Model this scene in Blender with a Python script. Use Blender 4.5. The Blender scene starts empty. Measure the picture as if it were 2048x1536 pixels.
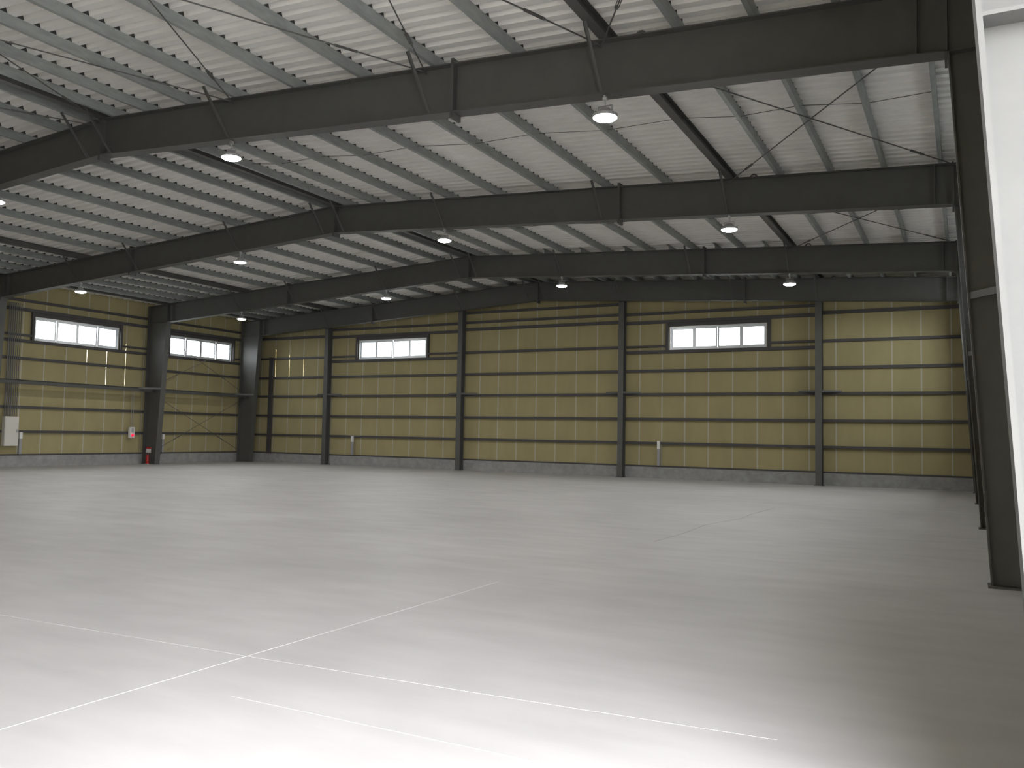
import bpy, math, random
from mathutils import Vector, Matrix

random.seed(7)
scene = bpy.context.scene
col = scene.collection

# ------------------------------------------------------------------ camera
EYE = 1.6
FPX = 1702.6                                    # focal length in pixels of the 2048 px frame
CAM_R = Vector((0.883128, 0.468764, 0.018591))
CAM_U = Vector((0.010993, -0.060297, 0.998120))
CAM_F = Vector((-0.469004, 0.881263, 0.058403))
cam_data = bpy.data.cameras.new('camera')
cam_data.sensor_fit = 'HORIZONTAL'
cam_data.sensor_width = 36.0
cam_data.lens = FPX * 36.0 / 2048.0
cam_data.clip_end = 400
cam = bpy.data.objects.new('camera', cam_data)
col.objects.link(cam)
m = Matrix.Identity(4)
for i in range(3):
    m[i][0] = CAM_R[i]; m[i][1] = CAM_U[i]; m[i][2] = -CAM_F[i]
m[2][3] = EYE
cam.matrix_world = m
scene.camera = cam

# ------------------------------------------------------------------ daylight, exposure
SKY = 34.0
LAMP = 370.0
world = bpy.data.worlds.new('overcast_sky')
scene.world = world
world.use_nodes = True
bg = world.node_tree.nodes['Background']
bg.inputs['Color'].default_value = (0.955, 0.955, 0.99, 1)
bg.inputs['Strength'].default_value = SKY
scene.view_settings.view_transform = 'Standard'
scene.view_settings.look = 'None'
scene.view_settings.exposure = 0.0
scene.view_settings.gamma = 1.0
scene.view_settings.use_curve_mapping = False
scene.cycles.use_denoising = True
scene.cycles.max_bounces = 10
scene.cycles.diffuse_bounces = 7
scene.cycles.glossy_bounces = 4
scene.cycles.transparent_max_bounces = 12
scene.cycles.sample_clamp_indirect = 8.0
scene.cycles.caustics_reflective = False
scene.cycles.caustics_refractive = False

def portal(name, loc, rot, sx, sy):
    d = bpy.data.lights.new(name, 'AREA')
    d.shape = 'RECTANGLE'; d.size = sx; d.size_y = sy
    d.cycles.is_portal = True
    o = bpy.data.objects.new(name, d); col.objects.link(o)
    o.location = loc; o.rotation_euler = rot

# ------------------------------------------------------------------ the building in numbers (metres)
XC = -15.25                                     # ridge line
FY = [3.5, 10.99, 18.17, 25.35, 30.8]           # main frames
XL, XR = -31.78, 1.28                           # inner faces of the side walls' boards
YB, YF = 31.62, -4.4                            # inner faces of the end walls' boards
PLINTH = 0.43
def ztop(x): return 7.77 - 0.055 * abs(x - XC)  # top of the rafters = underside of the purlins
def zbot(x): return 7.02 - 0.0585 * abs(x - XC) # underside of the rafters
PURLIN_H = 0.18
def zdeck(x): return ztop(x) + PURLIN_H
SHUT = (-4.1, 2.55, 0.0, 4.7)                   # roller-shutter doorway in the right wall
WINS_SIDE = [(20.25, 23.97, 4.86, 5.78), (26.62, 30.30, 4.86, 5.78)]
WINS_RIGHT = [(12.9, 16.6, 4.86, 5.78)] + WINS_SIDE
WINS_BACK = [(-9.98, -6.33, 4.93, 5.82), (-24.95, -21.16, 4.93, 5.82)]

portal('doorway_daylight', (XR + 0.12, (SHUT[0] + SHUT[1]) / 2, 2.35), (0, math.radians(90), 0), 4.7, 6.6)
for w in WINS_RIGHT:
    portal('window_daylight', (XR + 0.2, (w[0] + w[1]) / 2, (w[2] + w[3]) / 2), (0, math.radians(90), 0), 0.9, 3.7)
for w in WINS_SIDE:
    portal('window_daylight', (XL - 0.2, (w[0] + w[1]) / 2, (w[2] + w[3]) / 2), (0, math.radians(-90), 0), 0.9, 3.7)
for w in WINS_BACK:
    portal('window_daylight', ((w[0] + w[1]) / 2, YB + 0.2, (w[2] + w[3]) / 2), (math.radians(-90), 0, 0), 3.7, 0.9)

# ------------------------------------------------------------------ materials
def mat(name, base, rough=0.6, metal=0.0, spec=0.5, noise=None, bump=None, emit=None):
    """noise = (scale, amount, stretch) varies the colour; bump = (scale, strength)"""
    mt = bpy.data.materials.new(name); mt.use_nodes = True
    nt = mt.node_tree; b = nt.nodes['Principled BSDF']
    b.inputs['Base Color'].default_value = (*base, 1)
    b.inputs['Roughness'].default_value = rough
    b.inputs['Metallic'].default_value = metal
    b.inputs['Specular IOR Level'].default_value = spec
    tc = nt.nodes.new('ShaderNodeTexCoord')
    if noise:
        sc, amt, st = noise
        mp = nt.nodes.new('ShaderNodeMapping'); mp.inputs['Scale'].default_value = st
        nt.links.new(tc.outputs['Object'], mp.inputs['Vector'])
        n = nt.nodes.new('ShaderNodeTexNoise'); n.inputs['Scale'].default_value = sc
        n.inputs['Detail'].default_value = 5; n.inputs['Roughness'].default_value = 0.6
        nt.links.new(mp.outputs['Vector'], n.inputs['Vector'])
        r = nt.nodes.new('ShaderNodeMapRange')
        r.inputs['From Min'].default_value = 0.25; r.inputs['From Max'].default_value = 0.75
        r.inputs['To Min'].default_value = 1 - amt; r.inputs['To Max'].default_value = 1 + amt
        nt.links.new(n.outputs['Fac'], r.inputs['Value'])
        mx = nt.nodes.new('ShaderNodeMix'); mx.data_type = 'RGBA'; mx.blend_type = 'MULTIPLY'
        mx.inputs['Factor'].default_value = 1.0
        mx.inputs['A'].default_value = (*base, 1)
        nt.links.new(r.outputs['Result'], mx.inputs['B'])
        nt.links.new(mx.outputs['Result'], b.inputs['Base Color'])
    if bump:
        n2 = nt.nodes.new('ShaderNodeTexNoise'); n2.inputs['Scale'].default_value = bump[0]
        n2.inputs['Detail'].default_value = 4
        nt.links.new(tc.outputs['Object'], n2.inputs['Vector'])
        bp = nt.nodes.new('ShaderNodeBump'); bp.inputs['Strength'].default_value = bump[1]
        bp.inputs['Distance'].default_value = 0.02
        nt.links.new(n2.outputs['Fac'], bp.inputs['Height'])
        nt.links.new(bp.outputs['Normal'], b.inputs['Normal'])
    if emit:
        b.inputs['Emission Color'].default_value = (*emit[0], 1)
        b.inputs['Emission Strength'].default_value = emit[1]
    return mt

M = {
    'steel': mat('dark_grey_paint', (0.085, 0.085, 0.080), 0.55, noise=(3, 0.10, (1, 1, 1))),
    'girt': mat('dark_girt_paint', (0.060, 0.056, 0.056), 0.6, noise=(3, 0.10, (1, 1, 1))),
    'galv': mat('galvanised_steel', (0.30, 0.32, 0.31), 0.5, 0.25, noise=(9, 0.18, (1, 0.3, 1))),
    'deck': mat('pale_roof_sheet', (0.80, 0.785, 0.765), 0.5, noise=(1.2, 0.06, (1, 1, 1))),
    'board': mat('olive_rockwool_board', (0.335, 0.290, 0.150), 0.85, noise=(1.3, 0.10, (1, 1, 0.4))),
    'tape': mat('pale_joint_tape', (0.42, 0.40, 0.33), 0.4),
    'siding': mat('outer_siding', (0.45, 0.46, 0.47), 0.6),
    'plinth': mat('raw_concrete', (0.28, 0.28, 0.275), 0.85, noise=(4, 0.22, (1, 1, 1)), bump=(30, 0.15)),
    'alu': mat('aluminium', (0.62, 0.64, 0.66), 0.35, 0.5),
    'lamp_body': mat('lamp_grey', (0.45, 0.45, 0.46), 0.4, 0.4),
    'zinc': mat('zinc_bolt', (0.6, 0.6, 0.6), 0.35, 0.6),
    'lens': mat('lamp_lens', (0.9, 0.9, 0.9), 0.3, emit=((1.0, 0.98, 0.94), LAMP)),
    'white_box': mat('cream_enamel', (0.62, 0.60, 0.55), 0.4),
    'conduit': mat('grey_conduit', (0.30, 0.30, 0.31), 0.5),
    'pipe_dark': mat('dark_conduit', (0.11, 0.11, 0.115), 0.5),
    'plastic': mat('white_plastic', (0.70, 0.70, 0.68), 0.4),
    'red': mat('red_paint', (0.42, 0.020, 0.018), 0.35),
    'red_lamp': mat('red_lamp', (0.85, 0.02, 0.05), 0.3, emit=((1.0, 0.02, 0.06), 1.2)),
    'sealant': mat('pale_joint_sealant', (0.57, 0.57, 0.56), 0.6),
    'sealant_faint': mat('faint_joint_dust', (0.462, 0.462, 0.458), 0.6),
    'crack': mat('dark_floor_crack', (0.27, 0.27, 0.265), 0.6),
    'foam_shade': mat('dark_foam_gap_shade', (0.035, 0.036, 0.034), 0.9),  # near-black so the deck ribs read as shaded gaps
    'black': mat('black_rubber', (0.03, 0.03, 0.03), 0.6),
    'apron': mat('outdoor_concrete', (0.40, 0.40, 0.39), 0.9, noise=(0.6, 0.12, (1, 1, 1))),
}

def glass_material(name, tint):
    mt = bpy.data.materials.new(name); mt.use_nodes = True
    nt = mt.node_tree; nt.nodes.clear()
    out = nt.nodes.new('ShaderNodeOutputMaterial')
    tr = nt.nodes.new('ShaderNodeBsdfTransparent'); tr.inputs['Color'].default_value = (*tint, 1)
    gl = nt.nodes.new('ShaderNodeBsdfGlossy'); gl.inputs['Roughness'].default_value = 0.05
    mx = nt.nodes.new('ShaderNodeMixShader'); mx.inputs['Fac'].default_value = 0.06
    nt.links.new(tr.outputs[0], mx.inputs[1]); nt.links.new(gl.outputs[0], mx.inputs[2])
    nt.links.new(mx.outputs[0], out.inputs['Surface'])
    return mt
M['glass'] = glass_material('wired_window_glass', (0.58, 0.60, 0.60))
M['glass_clear_boost'] = glass_material('clear_brightening_glass', (0.94, 0.96, 0.95))  # made-up clearer glazing for an unseen right window, brightens the end wall

def floor_material():
    mt = bpy.data.materials.new('trowelled_concrete'); mt.use_nodes = True
    nt = mt.node_tree; b = nt.nodes['Principled BSDF']; L = nt.links.new
    tc = nt.nodes.new('ShaderNodeTexCoord')
    def noise(scale, st, detail=4):
        mp = nt.nodes.new('ShaderNodeMapping'); mp.inputs['Scale'].default_value = st
        mp.inputs['Rotation'].default_value = (0, 0, 0.25)
        L(tc.outputs['Object'], mp.inputs['Vector'])
        n = nt.nodes.new('ShaderNodeTexNoise'); n.inputs['Scale'].default_value = scale
        n.inputs['Detail'].default_value = detail
        L(mp.outputs['Vector'], n.inputs['Vector'])
        return n
    def ramp(n, lo, hi):
        r = nt.nodes.new('ShaderNodeMapRange')
        r.inputs['From Min'].default_value = 0.3; r.inputs['From Max'].default_value = 0.7
        r.inputs['To Min'].default_value = lo; r.inputs['To Max'].default_value = hi
        L(n.outputs['Fac'], r.inputs['Value']); return r
    a = ramp(noise(0.35, (1, 1, 1)), 0.93, 1.07)
    c = ramp(noise(1.1, (1, 3.2, 1), 6), 0.94, 1.06)
    mul = nt.nodes.new('ShaderNodeMath'); mul.operation = 'MULTIPLY'
    L(a.outputs['Result'], mul.inputs[0]); L(c.outputs['Result'], mul.inputs[1])
    mx = nt.nodes.new('ShaderNodeMix'); mx.data_type = 'RGBA'; mx.blend_type = 'MULTIPLY'
    mx.inputs['Factor'].default_value = 1
    mx.inputs['A'].default_value = (0.44, 0.435, 0.43, 1)
    L(mul.outputs[0], mx.inputs['B']); L(mx.outputs['Result'], b.inputs['Base Color'])
    rr = ramp(noise(0.9, (1, 2.2, 1), 5), 0.50, 0.64)
    L(rr.outputs['Result'], b.inputs['Roughness'])
    b.inputs['Specular IOR Level'].default_value = 0.5
    return mt
M['floor'] = floor_material()

# ------------------------------------------------------------------ mesh helpers
class MB:
    def __init__(s): s.v = []; s.f = []
    def hexa(s, p):
        n = len(s.v); s.v += [tuple(q) for q in p]
        s.f += [(n, n+3, n+2, n+1), (n+4, n+5, n+6, n+7), (n, n+1, n+5, n+4),
                (n+1, n+2, n+6, n+5), (n+2, n+3, n+7, n+6), (n+3, n, n+4, n+7)]
        return s
    def box(s, x0, x1, y0, y1, z0, z1):
        return s.hexa([(x0, y0, z0), (x1, y0, z0), (x1, y1, z0), (x0, y1, z0),
                       (x0, y0, z1), (x1, y0, z1), (x1, y1, z1), (x0, y1, z1)])
    def slab_x(s, xa, xb, y0, y1, za, zb, zc, zd):
        """box between xa and xb whose bottom runs za..zb and top zc..zd (left..right)"""
        return s.hexa([(xa, y0, za), (xb, y0, zb), (xb, y1, zb), (xa, y1, za),
                       (xa, y0, zc), (xb, y0, zd), (xb, y1, zd), (xa, y1, zc)])
    def poly_y(s, pts, y0, y1):
        """polygon of (x, z) points extruded along y"""
        n = len(s.v); k = len(pts)
        s.v += [(x, y0, z) for x, z in pts] + [(x, y1, z) for x, z in pts]
        s.f.append(tuple(range(n, n + k))); s.f.append(tuple(range(n + 2*k - 1, n + k - 1, -1)))
        for i in range(k):
            j = (i + 1) % k
            s.f.append((n + j, n + i, n + k + i, n + k + j))
        return s
    def bar(s, p, q, w, h, up=(0, 0, 1)):
        p = Vector(p); q = Vector(q); d = (q - p).normalized(); up = Vector(up)
        a = d.cross(up)
        if a.length < 1e-4: a = d.cross(Vector((1, 0, 0)))
        a.normalize(); b = a.cross(d).normalized()
        a *= w / 2; b *= h / 2
        return s.hexa([p-a-b, p+a-b, q+a-b, q-a-b, p-a+b, p+a+b, q+a+b, q-a+b])
    def tube(s, p, q, r, n=8, r2=None, caps=True):
        p = Vector(p); q = Vector(q); d = (q - p).normalized(); r2 = r if r2 is None else r2
        a = d.cross(Vector((0, 0, 1)))
        if a.length < 1e-4: a = Vector((1, 0, 0))
        a.normalize(); b = d.cross(a)
        k = len(s.v)
        for c, rr in ((p, r), (q, r2)):
            for i in range(n):
                t = 2 * math.pi * i / n
                s.v.append(tuple(c + a * (rr * math.cos(t)) + b * (rr * math.sin(t))))
        for i in range(n):
            j = (i + 1) % n
            s.f.append((k + i, k + j, k + n + j, k + n + i))
        if caps:
            s.f.append(tuple(range(k + n - 1, k - 1, -1))); s.f.append(tuple(range(k + n, k + 2 * n)))
        return s
    def lathe(s, prof, n=16, cap=True):
        k = len(s.v)
        for r, z in prof:
            for i in range(n):
                t = 2 * math.pi * i / n
                s.v.append((r * math.cos(t), r * math.sin(t), z))
        for a in range(len(prof) - 1):
            for i in range(n):
                j = (i + 1) % n
                s.f.append((k + a*n + i, k + a*n + j, k + (a+1)*n + j, k + (a+1)*n + i))
        if cap:
            s.f.append(tuple(range(k + n - 1, k - 1, -1)))
            e = k + (len(prof) - 1) * n
            s.f.append(tuple(range(e, e + n)))
        return s
    def mesh(s, name, mt, off=(0, 0, 0)):
        me = bpy.data.meshes.new(name)
        ox, oy, oz = off
        me.from_pydata([(x - ox, y - oy, z - oz) for x, y, z in s.v], [], s.f)
        me.materials.append(M[mt]); me.update()
        return me
    def build(s, name, mt, parent=None, smooth=False):
        """vertices are in world coordinates; the object sits at its root's base"""
        off = origin(parent) if parent else (0, 0, 0)
        if parent is None and s.v:
            xs = [v[0] for v in s.v]; ys = [v[1] for v in s.v]; zs = [v[2] for v in s.v]
            off = ((min(xs)+max(xs))/2, (min(ys)+max(ys))/2, min(zs))
        me = s.mesh(name, mt, off)
        if smooth:
            for p in me.polygons: p.use_smooth = True
        o = bpy.data.objects.new(name, me); col.objects.link(o)
        if parent: o.parent = parent
        else: o.location = off
        return o

def origin(o):
    v = Vector((0, 0, 0))
    while o is not None:
        v += Vector(o.location); o = o.parent
    return v

def tag(o, label, cat, group=None):
    o['label'] = label; o['category'] = cat
    if group: o['group'] = group
    return o
def structure(o): o['kind'] = 'structure'; return o
def thing(name, label, cat, loc, group=None):
    o = bpy.data.objects.new(name, None); col.objects.link(o)
    o.location = loc; o.empty_display_size = 0.2
    return tag(o, label, cat, group)
def copy_tree(o, loc, label=None, group=None):
    c = o.copy(); col.objects.link(c); c.location = loc
    if label: c['label'] = label
    if group: c['group'] = group
    for ch in o.children:
        d = ch.copy(); col.objects.link(d); d.parent = c
        for g in ch.children:
            e = g.copy(); col.objects.link(e); e.parent = d
    return c

# ------------------------------------------------------------------ floor and ground outside
fl = MB().box(XL - 0.3, XR + 0.3, YF - 0.3, YB + 0.3, -0.2, 0.0).build('floor', 'floor')
structure(fl)
def floor_strip(pts, w, mt, name):
    b = MB()
    for (x0, y0), (x1, y1) in zip(pts, pts[1:]):
        b.bar((x0, y0, 0.0005), (x1, y1, 0.0005), w, 0.002)
    return b.build(name, mt, fl)
floor_strip([(-4.49, -2.0), (-4.49, 4.4), (-4.47, 8.2)], 0.005, 'sealant', 'joint_line')
floor_strip([(-9.5, 4.33), (-7.18, 4.41), (-4.5, 4.53), (-2.7, 4.64), (-1.3, 4.74), (-0.9, 4.77)], 0.004, 'sealant_faint', 'joint_line')
floor_strip([(-3.9, 3.82), (-1.9, 3.84)], 0.003, 'sealant_faint', 'joint_line')
floor_strip([(-4.20, 12.6), (-4.15, 14.0), (-4.22, 15.6), (-3.95, 17.2), (-4.0, 18.4), (-3.9, 20.3)], 0.012, 'crack', 'floor_crack')
structure(MB().box(XL - 80, XR + 80, YF - 80, YB + 80, -0.45, -0.21).build('ground', 'apron'))

# ------------------------------------------------------------------ roof deck (ceiling)
def deck():
    b = MB()
    pitch = 0.265
    prof = [(0.0, 0.0), (0.130, 0.0), (0.160, 0.085), (0.235, 0.085)]
    ys = []
    y = YF - 0.35
    while y < YB + 0.35:
        ys += [(y + a, h) for a, h in prof]; y += pitch
    for xa, xb in ((XL - 0.5, XC), (XC, XR + 0.5)):
        n = len(b.v)
        for yy, h in ys: b.v.append((xa, yy, zdeck(xa) + h))
        for yy, h in ys: b.v.append((xb, yy, zdeck(xb) + h))
        k = len(ys)
        for i in range(k - 1):
            b.f.append((n + i, n + i + 1, n + k + i + 1, n + k + i))
    return b.build('ceiling', 'deck')
structure(deck())

# ------------------------------------------------------------------ walls: boards, joint tape, girts, plinth
def boards(name, lo, hi, first, pitch, wins, axis, face, sign, topf, leaks=()):
    """axis 'x': wall runs along x at y = face; 'y': wall runs along y at x = face. sign = outward direction.
    Each board is an object of its own, clipped round the openings."""
    core = MB()
    t0, t1 = face, face + sign * 0.015
    root = bpy.data.objects.new(name, None); col.objects.link(root); structure(root)
    root.location = ((lo + hi) / 2, face, 0) if axis == 'x' else (face, (lo + hi) / 2, 0)
    def piece(b, a0, a1, z0, z1a, z1b, d0, d1):
        if axis == 'x':
            b.slab_x(a0, a1, min(d0, d1), max(d0, d1), z0, z0, z1a, z1b)
        else:
            x0, x1 = min(d0, d1), max(d0, d1)
            b.hexa([(x0, a0, z0), (x1, a0, z0), (x1, a1, z0), (x0, a1, z0),
                    (x0, a0, z1a), (x1, a0, z1a), (x1, a1, z1b), (x0, a1, z1b)])
    def clipped(b, a0, a1, d0, d1, z0=PLINTH):
        cuts = sorted({a0, a1, *[w[i] for w in wins for i in (0, 1) if a0 < w[i] < a1]})
        for u, v in zip(cuts, cuts[1:]):
            mid = (u + v) / 2
            w = next((w for w in wins if w[0] < mid < w[1]), None)
            if w is None: piece(b, u, v, z0, topf(u), topf(v), d0, d1)
            else:
                if w[2] > z0 + 0.01: piece(b, u, v, z0, w[2], w[2], d0, d1)
                piece(b, u, v, w[3], topf(u), topf(v), d0, d1)
    seams = []
    s = first
    while s - pitch > lo + 0.05: s -= pitch
    while s < hi - 0.05:
        seams.append(s); s += pitch
    edges = [lo] + seams + [hi]
    for a0, a1 in zip(edges, edges[1:]):
        b = MB(); g = 0.006
        clipped(b, a0 + g, a1 - g, t0, t1)
        b.build('wall_board', 'board', root)
    for s in seams:
        b = MB()
        zl = [l for l in leaks if abs(l[0] - s) < 0.3]
        w = next((w for w in wins if w[0] < s < w[1]), None)
        spans = [(PLINTH, topf(s))] if w is None else [(PLINTH, w[2]), (w[3], topf(s))]
        for l in zl:
            new = []
            for z0, z1 in spans:
                if l[2] <= z0 or l[1] >= z1: new.append((z0, z1)); continue
                if l[1] > z0: new.append((z0, l[1]))
                if l[2] < z1: new.append((l[2], z1))
            spans = new
        for z0, z1 in spans:
            if z1 - z0 > 0.02:
                piece(b, s - 0.022, s + 0.022, z0, z1, z1, t0 - sign * 0.003, t0 + sign * 0.004)
        if b.v: b.build('joint_tape', 'tape', root)
    return root

eave = lambda x: (lambda a: zdeck(x) + 0.08)
leak_back = [(-30.1, 4.15, 5.55), (-29.2, 4.15, 5.25), (-28.3, 4.15, 5.15)]
leak_left = [(24.37, 3.35, 5.15), (23.47, 3.35, 4.75), (22.55, 4.2, 4.7)]
wall_back = boards('wall_back', XL, XR, -0.36, 0.9015, WINS_BACK, 'x', YB, 1, lambda x: zdeck(x) + 0.08, leak_back)
wall_left = boards('wall_left', YF, YB, 19.81, 0.912, WINS_SIDE, 'y', XL, -1, lambda y: zdeck(XL) + 0.08, leak_left)
wall_right = boards('wall_right', YF, YB, 19.81, 0.912, WINS_RIGHT + [SHUT], 'y', XR, 1, lambda y: zdeck(XR) + 0.08)
wall_front = boards('wall_front', XL, XR, -0.36, 0.9015, [], 'x', YF, -1, lambda x: zdeck(x) + 0.08)

# concrete plinths under the boards
structure(MB().box(XL - 0.25, XR + 0.25, YB - 0.06, YB + 0.25, 0, PLINTH).build('baseboard_back', 'plinth'))
structure(MB().box(XL - 0.25, XL + 0.06, YF, YB - 0.06, 0, PLINTH).build('baseboard_left', 'plinth'))
b = MB().box(XR - 0.06, XR + 0.25, SHUT[1], YB - 0.06, 0, PLINTH).box(XR - 0.06, XR + 0.25, YF, SHUT[0], 0, PLINTH)
structure(b.build('baseboard_right', 'plinth'))
structure(MB().box(XL - 0.25, XR + 0.25, YF - 0.25, YF + 0.06, 0, PLINTH).build('baseboard_front', 'plinth'))

# girts: C sections just inside the boards, one per bay and level
G_LV = [1.34, 2.27, 3.22, 4.13]
PX = [-26.57, -19.19, -11.82, -4.49]            # wind posts of the back wall
def girt_x(x0, x1, z, h=0.10, d=0.10):
    y1 = YB - 0.005; y0 = y1 - d
    MB().box(x0, x1, y0, y0 + 0.012, z - h/2, z + h/2).box(x0, x1, y0 + 0.012, y1, z + h/2 - 0.012, z + h/2) \
        .box(x0, x1, y0 + 0.012, y1, z - h/2, z - h/2 + 0.012).build('girt', 'girt', wall_back)
def girt_y(wall, face, sign, y0, y1, z, h=0.10, d=0.10):
    xo = face - sign * 0.005; xi = xo - sign * d; xm = xi + sign * 0.012
    o = lambda a, c: (min(a, c), max(a, c))
    MB().box(*o(xi, xm), y0, y1, z - h/2, z + h/2).box(*o(xm, xo), y0, y1, z + h/2 - 0.012, z + h/2) \
        .box(*o(xm, xo), y0, y1, z - h/2, z - h/2 + 0.012).build('girt', 'girt', wall)
bays = list(zip([XL + 0.1] + PX, PX + [XR - 0.1]))
for i, (a, c) in enumerate(bays):
    for z in G_LV: girt_x(a, c, z)
    win = i in (1, 3)
    girt_x(a, c, 6.08 if not win else 6.02, 0.12)
    if i in (1, 3):
        w = WINS_BACK[1] if i == 1 else WINS_BACK[0]
        girt_x(a, c, 6.36, 0.10)
        girt_x(a, c, 4.86, 0.12)
        girt_x(a, w[0] - 0.12, 5.08, 0.08); girt_x(w[1] + 0.12, c, 5.08, 0.08)
        MB().box(w[0] - 0.04, w[1] + 0.04, YB - 0.07, YB - 0.003, w[3] + 0.01, 5.955).build('window_lintel', 'girt', wall_back)
        for xx in (w[0] - 0.09, w[1] + 0.09):
            MB().box(xx - 0.05, xx + 0.05, YB - 0.10, YB - 0.004, 4.80, 6.0).build('window_trimmer', 'girt', wall_back)
    else:
        girt_x(a, c, 5.08)
        if i == 2: girt_x(a, c, 6.38, 0.10); girt_x(a, c, 6.80, 0.10)
    girt_x(a, c, PLINTH + 0.03, 0.06, 0.06)
MB().box(-30.37, -30.12, YB - 0.17, YB - 0.11, PLINTH, 5.15).build('door_trimmer', 'girt', wall_back)
for wall, face, sg, wins in ((wall_left, XL, -1, WINS_SIDE), (wall_right, XR, 1, WINS_RIGHT)):
    nodes = [YF] + FY + [YB - 0.1]
    for a, c in zip(nodes, nodes[1:]):
        if sg == 1 and c < SHUT[1] + 1: continue
        w = next((w for w in wins if a < (w[0] + w[1]) / 2 < c), None)
        for z in G_LV[:2] + G_LV[3:]: girt_y(wall, face, sg, a, c, z)
        girt_y(wall, face, sg, a, c, 6.35, 0.10)
        girt_y(wall, face, sg, a, c, 6.00, 0.12)
        if w:
            girt_y(wall, face, sg, a, c, 4.80, 0.11)
            girt_y(wall, face, sg, a, w[0] - 0.12, 5.02, 0.08); girt_y(wall, face, sg, w[1] + 0.12, c, 5.02, 0.08)
            x0, x1 = sorted((face - sg * 0.004, face - sg * 0.11))
            l0, l1 = sorted((face - sg * 0.003, face - sg * 0.07))
            MB().box(l0, l1, w[0] - 0.04, w[1] + 0.04, w[3] + 0.01, 5.935).build('window_lintel', 'girt', wall)
            for yy in (w[0] - 0.09, w[1] + 0.09):
                MB().box(x0, x1, yy - 0.05, yy + 0.05, 4.75, 5.95).build('window_trimmer', 'girt', wall)
        else: girt_y(wall, face, sg, a, c, 5.05)
        girt_y(wall, face, sg, a, c, PLINTH + 0.03, 0.06, 0.06)

# ------------------------------------------------------------------ windows
def window(n, w, axis, face, sign, glass='glass'):
    a0, a1, z0, z1 = w
    root = bpy.data.objects.new('window_%d' % n, None); col.objects.link(root); structure(root)
    root.location = ((a0 + a1) / 2, face, z0) if axis == 'x' else (face, (a0 + a1) / 2, z0)
    def bx(b, u0, u1, v0, v1, d0, d1):
        p, q = sorted((face + sign * d0, face + sign * d1))
        if axis == 'x': b.box(u0, u1, p, q, v0, v1)
        else: b.box(p, q, u0, u1, v0, v1)
    f = MB(); t = 0.045
    bx(f, a0, a1, z0, z0 + t, -0.02, 0.12); bx(f, a0, a1, z1 - t, z1, -0.02, 0.12)
    bx(f, a0, a0 + t, z0 + t, z1 - t, -0.02, 0.12); bx(f, a1 - t, a1, z0 + t, z1 - t, -0.02, 0.12)
    f.build('window_frame', 'alu', root)
    i0, i1 = a0 + t, a1 - t
    wd = (i1 - i0) / 4
    for k in range(4):
        u0, u1 = i0 + k * wd, i0 + (k + 1) * wd
        d = 0.03 if k % 2 else 0.065
        s = MB(); e = 0.07
        bx(s, u0, u1, z0 + t, z0 + t + e, d, d + 0.03); bx(s, u0, u1, z1 - t - e, z1 - t, d, d + 0.03)
        bx(s, u0, u0 + e, z0 + t + e, z1 - t - e, d, d + 0.03); bx(s, u1 - e, u1, z0 + t + e, z1 - t - e, d, d + 0.03)
        sash = s.build('window_sash', 'alu', root)
        g = MB(); bx(g, u0 + e, u1 - e, z0 + t + e, z1 - t - e, d + 0.012, d + 0.018)
        g.build('pane', glass, sash)
n = 1
for w in WINS_BACK: window(n, w, 'x', YB, 1); n += 1
for w in WINS_SIDE: window(n, w, 'y', XL, -1); n += 1
for w in WINS_RIGHT: window(n, w, 'y', XR, 1, 'glass' if w[0] < 25 else 'glass_clear_boost'); n += 1

# doorway lining in the right wall
structure(MB().box(XR - 0.03, XR + 0.14, SHUT[1], SHUT[1] + 0.12, 0, SHUT[3])
          .box(XR - 0.03, XR + 0.14, SHUT[0] - 0.12, SHUT[0], 0, SHUT[3])
          .box(XR - 0.03, XR + 0.14, SHUT[0] - 0.12, SHUT[1] + 0.12, SHUT[3], SHUT[3] + 0.12).build('door_1', 'steel'))

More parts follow.
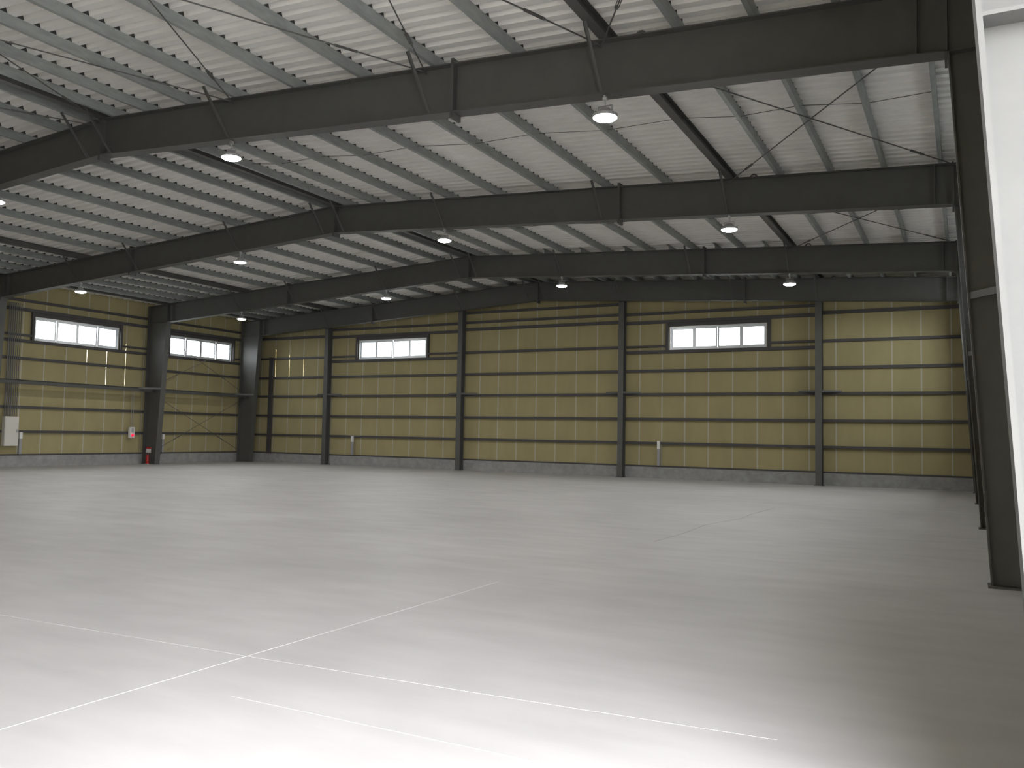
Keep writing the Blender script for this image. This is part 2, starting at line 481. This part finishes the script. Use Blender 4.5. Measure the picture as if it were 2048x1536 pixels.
# ------------------------------------------------------------------ main frames
def mir(x): return 2 * XC - x
FW = 0.25                                        # flange width
BRACES = [-4.46, -7.35, -11.68]
def frame(y, label):
    t = thing('portal_frame', label, 'steel frame', (XC, y, 0), 'main portal frames')
    XE = -0.13                                   # rafter end plate
    for sd in (0, 1):
        q = (lambda x: x) if sd == 0 else mir
        order = (lambda p: p) if sd == 0 else (lambda p: p[::-1])
        # rafter: web and two flanges
        r = MB()
        r.poly_y(order([(q(XC), zbot(XC)), (q(XE), zbot(XE)), (q(XE), ztop(XE)), (q(XC), ztop(XC))]), y - 0.006, y + 0.006)
        r.poly_y(order([(q(XC), zbot(XC)), (q(XE), zbot(XE)), (q(XE), zbot(XE) + 0.018), (q(XC), zbot(XC) + 0.018)]), y - FW/2, y + FW/2)
        r.poly_y(order([(q(XC), ztop(XC) - 0.018), (q(XE), ztop(XE) - 0.018), (q(XE), ztop(XE)), (q(XC), ztop(XC))]), y - FW/2, y + FW/2)
        ro = r.build('rafter', 'steel', t)
        s = MB()                                 # web stiffener near the knee
        s.box(*sorted((q(-0.47), q(-0.45))), y - FW/2, y + FW/2, zbot(-0.46) + 0.018, ztop(-0.46) - 0.018)
        s.build('stiffener', 'steel', ro)
        MB().box(*sorted((q(-6.96), q(-6.91))), y - FW/2, y + FW/2, zbot(-6.95) - 0.09, ztop(-6.95) + 0.07).build('splice_plate', 'steel', ro)
        lug = MB()                               # half-ring lifting lug
        for k in range(8):
            a, c = math.pi * k / 8, math.pi * (k + 1) / 8
            xc = -3.92
            lug.bar((q(xc) + 0.075 * math.cos(a), y, ztop(xc) - 0.01 + 0.085 * math.sin(a)),
                    (q(xc) + 0.075 * math.cos(c), y, ztop(xc) - 0.01 + 0.085 * math.sin(c)), 0.02, 0.035)
        lug.build('lifting_lug', 'steel', ro)
        # tapered column with knee panel
        c = MB()
        xi0, xi1, xo = 0.24, -0.13, 1.05
        zk = zbot(xi1)
        c.poly_y(order([(q(xi0), 0.025), (q(xo), 0.025), (q(xo), ztop(xo)), (q(xi1), ztop(xi1)), (q(xi1), zk)]), y - 0.006, y + 0.006)
        c.poly_y(order([(q(xi0), 0.025), (q(xi0 + 0.02), 0.025), (q(xi1 + 0.02), zk), (q(xi1), zk)]), y - FW/2, y + FW/2)
        c.poly_y(order([(q(xo - 0.02), 0.025), (q(xo), 0.025), (q(xo), ztop(xo)), (q(xo - 0.02), ztop(xo))]), y - FW/2, y + FW/2)
        c.poly_y(order([(q(xi1), ztop(xi1) - 0.018), (q(xo), ztop(xo) - 0.018), (q(xo), ztop(xo)), (q(xi1), ztop(xi1))]), y - FW/2, y + FW/2)
        co = c.build('column', 'steel', t)
        MB().box(*sorted((q(xi1 - 0.03), q(xi1))), y - FW/2, y + FW/2, zk - 0.10, ztop(xi1) + 0.02).build('end_plate', 'steel', co)
        zr = 3.12 if y < 5 else 3.26; xr = xi0 + (xi1 - xi0) * zr / zk
        if y < 5:
            MB().box(*sorted((q(xr + 0.02), q(xo - 0.02))), y - FW/2 + 0.01, y + FW/2 - 0.01, zr, zr + 0.016).build('stiffener', 'steel', co)
        else:                                    # flat stay from the inner flange out to the wall girt
            MB().bar((q(xr + 0.03), y - 0.10, zr), (q(1.16), y - 1.45, zr), 0.03, 0.08).build('flange_stay', 'steel', co)
        MB().poly_y(order([(q(xi1 + 0.02), zk), (q(xo - 0.02), zk), (q(xo - 0.02), zk + 0.016), (q(xi1 + 0.02), zk + 0.016)]),
                    y - FW/2 + 0.01, y + FW/2 - 0.01).build('stiffener', 'steel', co)
        MB().box(*sorted((q(xi0 - 0.03), q(xo + 0.03))), y - FW/2 - 0.02, y + FW/2 + 0.02, 0, 0.025).build('base_plate', 'steel', co)
        # fly braces from the purlins down to the bottom flange
        for x in BRACES + [XC + 0.35]:
            br = MB()
            p = (q(x), y - 0.72, ztop(x) - 0.005); e = (q(x), y - FW/2 + 0.01, zbot(x) + 0.03)
            br.bar(p, e, 0.05, 0.006, up=(0, 1, 0)); br.bar((p[0] - 0.022, p[1], p[2]), (e[0] - 0.022, e[1], e[2]), 0.006, 0.05, up=(0, 1, 0))
            br.build('fly_brace', 'steel', t)
    rp = MB().box(XC - 0.03, XC + 0.03, y - FW/2, y + FW/2, zbot(XC) - 0.10, ztop(XC) + 0.02)
    rp.build('ridge_plate', 'steel', t)
    return t
FR_LABEL = ['steel frame with the pale daylit column beside the doorway',
            'dark steel frame standing first past the pale daylit doorway column',
            'dark steel frame second past the daylit column, just before the fire extinguisher frame',
            'dark steel frame whose column has the fire extinguisher at its foot',
            'dark steel frame standing close in front of the end wall']
for y, l in zip(FY, FR_LABEL): frame(y, l)

# ------------------------------------------------------------------ purlins
PUR = [-0.36, -1.37, -2.38, -3.40, -5.87, -7.30, -8.73, -10.16, -11.58, -12.76, -13.94, -14.88]
def cee(x, y0, y1, flip):
    """C section standing on the rafters, web towards the eave"""
    h, w, t = PURLIN_H, 0.07, 0.004
    s = -1 if flip else 1
    b = MB()
    xw0, xw1 = sorted((x + s * w/2, x + s * (w/2 - t)))
    z = ztop(x)
    b.box(xw0, xw1, y0, y1, z, z + h)
    x0, x1 = sorted((x - s * w/2, x + s * (w/2 - t)))
    b.box(x0, x1, y0, y1, z, z + t).box(x0, x1, y0, y1, z + h - t, z + h)
    l0, l1 = sorted((x - s * w/2, x - s * (w/2 - t)))
    b.box(l0, l1, y0, y1, z + t, z + 0.022).box(l0, l1, y0, y1, z + h - 0.022, z + h - t)
    return b
ORD = ['first', 'second', 'third', 'fourth', 'fifth', 'sixth', 'seventh', 'eighth', 'ninth', 'tenth', 'eleventh', 'twelfth']
for i, x in enumerate(PUR):
    for flip in (False, True):
        xx = mir(x) if flip else x
        o = cee(xx, YF + 0.02, YB - 0.02, flip).build('purlin', 'galv')
        MB().box(xx - 0.03, xx + 0.03, YF + 0.02, YB - 0.02, ztop(xx) + PURLIN_H + 0.001, ztop(xx) + PURLIN_H + 0.084).build('foam_gap_shade', 'foam_shade', o)  # dark filler strip added to draw the gap shadow teeth above the purlin
        tag(o, 'long galvanised roof purlin, %s purlin from the %s eave' % (ORD[i], 'switchboard-side' if flip else 'doorway-side'), 'purlin', 'long roof purlins')
for i, x in enumerate((-5.16, -6.62, -8.06, -9.50, -11.02, -12.33)):
    o = cee(x, FY[3] - 0.12, YB - 0.02, False).build('purlin', 'galv')
    tag(o, 'short galvanised end-bay purlin, %s of the short ones from the doorway side' % ORD[i], 'purlin', 'short extra purlins in the end bay')

# longitudinal tie beams (H sections) at purlin level
def hbeam_y(x, y0, y1, z, w, h, name='tie_beam'):
    b = MB().box(x - w/2, x + w/2, y0, y1, z, z + 0.010).box(x - w/2, x + w/2, y0, y1, z + h - 0.010, z + h)
    b.box(x - 0.004, x + 0.004, y0, y1, z + 0.010, z + h - 0.010)
    return b.build(name, 'steel')
TIES = [-4.42, XC, mir(-4.42)]
for x, where in zip(TIES, ('between ridge and doorway-side eave', 'along the ridge', 'between ridge and switchboard-side eave')):
    o = hbeam_y(x, YF + 0.05, YB - 0.05, ztop(x) + 0.002, 0.15, PURLIN_H - 0.01)
    tag(o, 'dark steel tie beam %s, in line with the grey purlins' % where, 'tie beam', 'roof tie beams')
for x in (0.12, mir(0.12)):
    o = hbeam_y(x, YF + 0.05, YB - 0.05, ztop(x) + 0.002, 0.13, PURLIN_H - 0.01, 'eave_beam')
    tag(o, 'dark steel eave beam over the columns on the %s side' % ('doorway' if x > XC else 'switchboard'), 'eave beam', 'eave beams')
# side-wall struts between the columns at mid height
for sd in (0, 1):
    for k in (1, 2, 3):
        x = 0.62 if sd == 0 else mir(0.62)
        o = hbeam_y(x, FY[k] + 0.01, FY[k+1] - 0.01, 3.12, 0.16, 0.16, 'wall_strut')
        if sd: lab = ['dark steel strut beside the switchboard conduits, between the side-wall columns',
                      'dark steel strut under the side window, ending at the fire extinguisher column',
                      'dark steel strut across the crossed rods in the corner bay'][k - 1]
        else: lab = 'dark steel wall strut on the doorway side, %s bay past the first rafter' % ORD[k - 1]
        tag(o, lab, 'strut', 'side wall struts')

# ------------------------------------------------------------------ bracing rods
def rod(p, q, label, group, buckle=0.16, r=0.011):
    p, q = Vector(p), Vector(q)
    t = thing('brace_rod', label, 'brace rod', tuple(p), group)
    MB().tube(p, q, r, 6).build('rod', 'steel', t)
    d = (q - p).normalized(); c = p + (q - p) * buckle
    a = d.cross(Vector((0, 0, 1))).normalized() * 0.024
    b = MB()
    for s in (-1, 1): b.bar(c - d * 0.16 + a * s, c + d * 0.16 + a * s, 0.009, 0.014)
    for s in (-1, 1): b.tube(c + d * (0.13 * s), c + d * (0.18 * s), 0.022, 8)
    b.build('turnbuckle', 'steel', t)
    return t
def roof_x(xa, xb, ya, yb, label, group):
    za, zb = ztop(xa) - 0.10, ztop(xb) - 0.10
    rod((xa, yb - 0.14, za), (xb, ya + 0.14, zb), label + ', slanting away from ridge', group)
    rod((xb, yb - 0.14, zb - 0.03), (xa, ya + 0.14, za - 0.03), label + ', slanting towards ridge', group)
ND = [0.0, -4.46, -7.40, -11.55, XC + 0.12]
for i, (a, c) in enumerate(zip(ND, ND[1:])):
    roof_x(a, c, FY[0], FY[1], 'roof rod in the daylit column bay, %s panel from doorway' % ORD[i], 'roof rods of the first bay')
roof_x(mir(-11.55), XC - 0.12, FY[0], FY[1], 'roof rod at the daylit column bay, on the switchboard side', 'roof rods of the first bay')
roof_x(0.0, -4.46, FY[1], FY[2], 'crossed roof rod between first and second rafters past the daylit column', 'roof rods of the second bay')
roof_x(0.0, -4.46, FY[2], FY[3], 'crossed roof rod between second and third rafters past the daylit column', 'roof rods of the third bay')
XW = -31.30
for za, zb in ((0.50, 3.05), (3.40, 5.90)):
    for ya, yb in ((FY[3] + 0.12, FY[4] - 0.12), (FY[4] - 0.12, FY[3] + 0.12)):
        rod((XW + (0.03 if ya < yb else -0.03), ya, za), (XW + (0.03 if ya < yb else -0.03), yb, zb),
            'thin %s wall rod in the corner bay, rising %s the corner' % ('lower' if za < 1 else 'upper', 'towards' if ya < yb else 'away from'), 'wall brace rods in the corner bay', 0.25, 0.010)
# sag rods between the purlins at mid bay
allx = sorted(PUR + [-4.42])[::-1]
for ya, yb, bay in ((FY[1], FY[2], 'first and second'), (FY[2], FY[3], 'second and third')):
    ym = (ya + yb) / 2
    for i, (a, c) in enumerate(zip(allx, allx[1:])):
        h0, h1 = (0.05, 0.13) if i % 2 else (0.13, 0.05)
        o = MB().tube((a, ym, ztop(a) + h0), (c, ym, ztop(c) + h1), 0.006, 5).build('sag_rod', 'steel')
        tag(o, 'thin sag rod between %s rafters past the daylit column, %s gap from doorway' % (bay, ORD[i]), 'sag rod', 'sag rods between the purlins')

# ------------------------------------------------------------------ wind posts of the back wall
PLAB = ['dark steel wall post between the corner door trimmer and the end-wall window near it',
        'dark steel wall post beside the end-wall window, facing the corner with crossed rods',
        'dark steel wall post between the blank middle boards and the brightest window',
        'dark steel wall post between a window and the boards nearest the doorway side']
for x, lab in zip(PX, PLAB):
    t = thing('wall_post', lab, 'post', (x, YB - 0.30, 0), 'end wall posts')
    y0, y1 = YB - 0.42, YB - 0.12
    zt = ztop(x) - 0.02
    b = MB().box(x - 0.11, x + 0.11, y0, y0 + 0.014, 0.02, zt).box(x - 0.11, x + 0.11, y1 - 0.014, y1, 0.02, zt)
    b.box(x - 0.005, x + 0.005, y0 + 0.014, y1 - 0.014, 0.02, zt)
    b.build('shaft', 'steel', t)
    MB().box(x - 0.15, x + 0.15, y0 - 0.03, y1 + 0.03, 0, 0.02).build('base_plate', 'steel', t)
    for s in (-1, 1):
        MB().bar((x, y0 + 0.02, 3.285), (x + s * 0.72, YB - 0.09, 3.285), 0.03, 0.075).build('girt_stay', 'steel', t)

# ------------------------------------------------------------------ high-bay lamps
def make_lamp(loc, label, group):
    t = thing('high_bay_lamp', label, 'lamp', loc, group)     # origin: centre of the lens face
    def part(b, name, mt, parent=t, smooth=False):
        me = b.mesh(name, mt)
        if smooth:
            for p in me.polygons: p.use_smooth = True
        o = bpy.data.objects.new(name, me); col.objects.link(o); o.parent = parent; return o
    part(MB().lathe([(0.172, 0.0), (0.178, 0.012), (0.178, 0.045), (0.12, 0.06), (0.085, 0.10), (0.07, 0.13)], 20), 'housing', 'lamp_body')
    part(MB().lathe([(0.02, -0.042), (0.09, -0.036), (0.145, -0.02), (0.168, 0.0)], 20), 'lens', 'lens', smooth=True)
    y = MB().bar((-0.10, 0, 0.05), (-0.10, 0, 0.17), 0.03, 0.006, up=(1, 0, 0)).bar((0.10, 0, 0.05), (0.10, 0, 0.17), 0.03, 0.006, up=(1, 0, 0))
    y.bar((-0.103, 0, 0.17), (0.103, 0, 0.17), 0.03, 0.006)
    part(y, 'yoke', 'lamp_body')
    part(MB().tube((0, 0, 0.17), (0, 0, 0.255), 0.013, 8), 'stem', 'zinc')
    part(MB().box(-0.03, 0.03, -0.03, 0.03, 0.255, 0.29).box(-0.015, 0.015, -0.04, 0.04, 0.29, 0.315), 'clamp', 'zinc')
    return t
LLAB = ['lit lamp under the first rafter past the daylit column', 'lit lamp under the second rafter past the daylit column',
        'lit lamp under the third rafter past the daylit column']
proto = None
for k in (1, 2, 3):
    for x in (-4.43, -11.69, mir(-11.69), mir(-4.43)):
        loc = (x, FY[k] - 0.02, zbot(x) - 0.315)
        lab = LLAB[k - 1] + ', ' + {-4.43: 'far out, doorway side', -11.69: 'by ridge, doorway side'}.get(x, 'by ridge, switchboard side' if x > -20 else 'far out, switchboard side'); grp = 'lamps of frame row %s' % ('one', 'two', 'three')[k - 1]
        if proto is None: proto = make_lamp(loc, lab, grp)
        else: copy_tree(proto, loc, lab, grp)

# ------------------------------------------------------------------ electrical fittings on the side wall
XI = XL + 0.115                                   # inner face of the girts
t = thing('switchboard', 'cream metal switchboard cabinet on the side wall under vertical conduits', 'cabinet', (XI, 19.4, 0.80))
MB().box(XI, XI + 0.17, 19.13, 19.66, 0.80, 1.90).build('body', 'white_box', t)
d = MB().box(XI + 0.17, XI + 0.188, 19.145, 19.645, 0.815, 1.885).build('door', 'white_box', t)
MB().box(XI + 0.188, XI + 0.20, 19.58, 19.61, 1.30, 1.42).build('handle', 'conduit', d)
for k in range(7):
    y = 19.17 + k * 0.075
    r = 0.022 if k < 4 else 0.016
    o = MB().tube((XI + 0.05, y, 1.90), (XI + 0.05, y, 6.2), r, 8).build('conduit_pipe', 'pipe_dark')
    tag(o, 'dark conduit rising from the cream switchboard, %s from its socket side' % ORD[6 - k], 'conduit', 'conduits above the switchboard')
def outlet(p, axis, ztop_, zbox, label, mt='plastic'):
    x, y = p
    t = thing('socket_outlet', label, 'outlet', (x, y, PLINTH + 0.06), 'wall socket outlets')
    if axis == 'y':
        MB().box(x - 0.04, x + 0.04, y - 0.05, y + 0.05, PLINTH + 0.062, zbox).build('trunking', 'conduit', t)
        MB().box(x - 0.04, x + 0.06, y - 0.05, y + 0.05, zbox, ztop_).build('socket_box', mt, t)
    else:
        MB().box(x - 0.05, x + 0.05, y - 0.04, y + 0.04, PLINTH + 0.062, zbox).build('trunking', 'conduit', t)
        MB().box(x - 0.05, x + 0.05, y - 0.06, y + 0.04, zbox, ztop_).build('socket_box', mt, t)
outlet((-25.06, YB - 0.16), 'x', 1.36, 1.09, 'white socket on grey trunking on the end wall, facing the side with the switchboard')
outlet((-10.34, YB - 0.16), 'x', 1.43, 1.12, 'white socket on grey trunking on the end wall below the brightest window')
outlet((XI + 0.05, 19.82), 'y', 1.32, 1.07, 'white socket on grey trunking right beside the cream switchboard')
outlet((XI + 0.05, 26.32), 'y', 1.30, 1.08, 'white socket on grey trunking behind the fire extinguisher column')

t = thing('alarm_box', 'white fire alarm box with round red lamp on the side wall', 'alarm', (XI, 24.68, 1.12))
MB().box(XI, XI + 0.10, 24.57, 24.81, 1.12, 1.58).build('body', 'plastic', t)
for k in range(3):
    MB().box(XI + 0.10, XI + 0.106, 24.62 + k * 0.06, 24.645 + k * 0.06, 1.36, 1.54).build('speaker_slot', 'conduit', t)
MB().tube((XI + 0.10, 24.69, 1.24), (XI + 0.135, 24.69, 1.24), 0.085, 18).build('lamp_rim', 'plastic', t)
MB().tube((XI + 0.135, 24.69, 1.24), (XI + 0.17, 24.69, 1.24), 0.070, 18, 0.045).build('red_lens', 'red_lamp', t)
for y, nm in ((24.65, 'farther from'), (24.75, 'nearer')):
    o = MB().tube((XI + 0.04, y, 1.58), (XI + 0.04, y, 3.1), 0.012, 8).build('alarm_conduit', 'conduit')
    tag(o, 'thin grey conduit above the fire alarm box, %s the extinguisher column' % nm, 'conduit', 'conduits above the alarm box')

# fire extinguisher with its sign at the foot of the column
ex, ey = -31.16, FY[3] - 0.14
t = thing('fire_extinguisher', 'red fire extinguisher with a white sign plate at the column foot', 'extinguisher', (ex, ey, 0))
MB().lathe([(0.105, 0.0), (0.105, 0.02)], 16).build('stand', 'zinc', None).parent = t
bd = bpy.data.objects.new('cylinder', MB().lathe([(0.07, 0.02), (0.075, 0.03), (0.075, 0.36), (0.06, 0.40), (0.025, 0.425), (0.025, 0.445)], 18).mesh('cylinder', 'red'))
col.objects.link(bd); bd.parent = t
for p in bd.data.polygons: p.use_smooth = True
MB().box(ex - 0.02, ex + 0.02, ey - 0.10, ey + 0.03, 0.445, 0.465).box(ex - 0.012, ex + 0.012, ey - 0.10, ey + 0.02, 0.475, 0.487).build('valve_lever', 'black', t)
hz = MB()
pts = [(ex + 0.03, ey, 0.44), (ex + 0.10, ey - 0.02, 0.40), (ex + 0.10, ey - 0.03, 0.22), (ex + 0.085, ey - 0.03, 0.10)]
for a, c in zip(pts, pts[1:]): hz.tube(a, c, 0.011, 6)
hz.build('hose', 'black', t)
MB().tube((ex - 0.05, ey + 0.075, 0.02), (ex - 0.05, ey + 0.075, 0.52), 0.007, 6).build('sign_post', 'zinc', t)
sg = MB().box(ex - 0.20, ex + 0.10, ey + 0.062, ey + 0.069, 0.50, 0.74).build('sign_plate', 'plastic', t)
MB().box(ex - 0.20, ex + 0.10, ey + 0.059, ey + 0.062, 0.66, 0.74).build('red_band', 'red', sg)
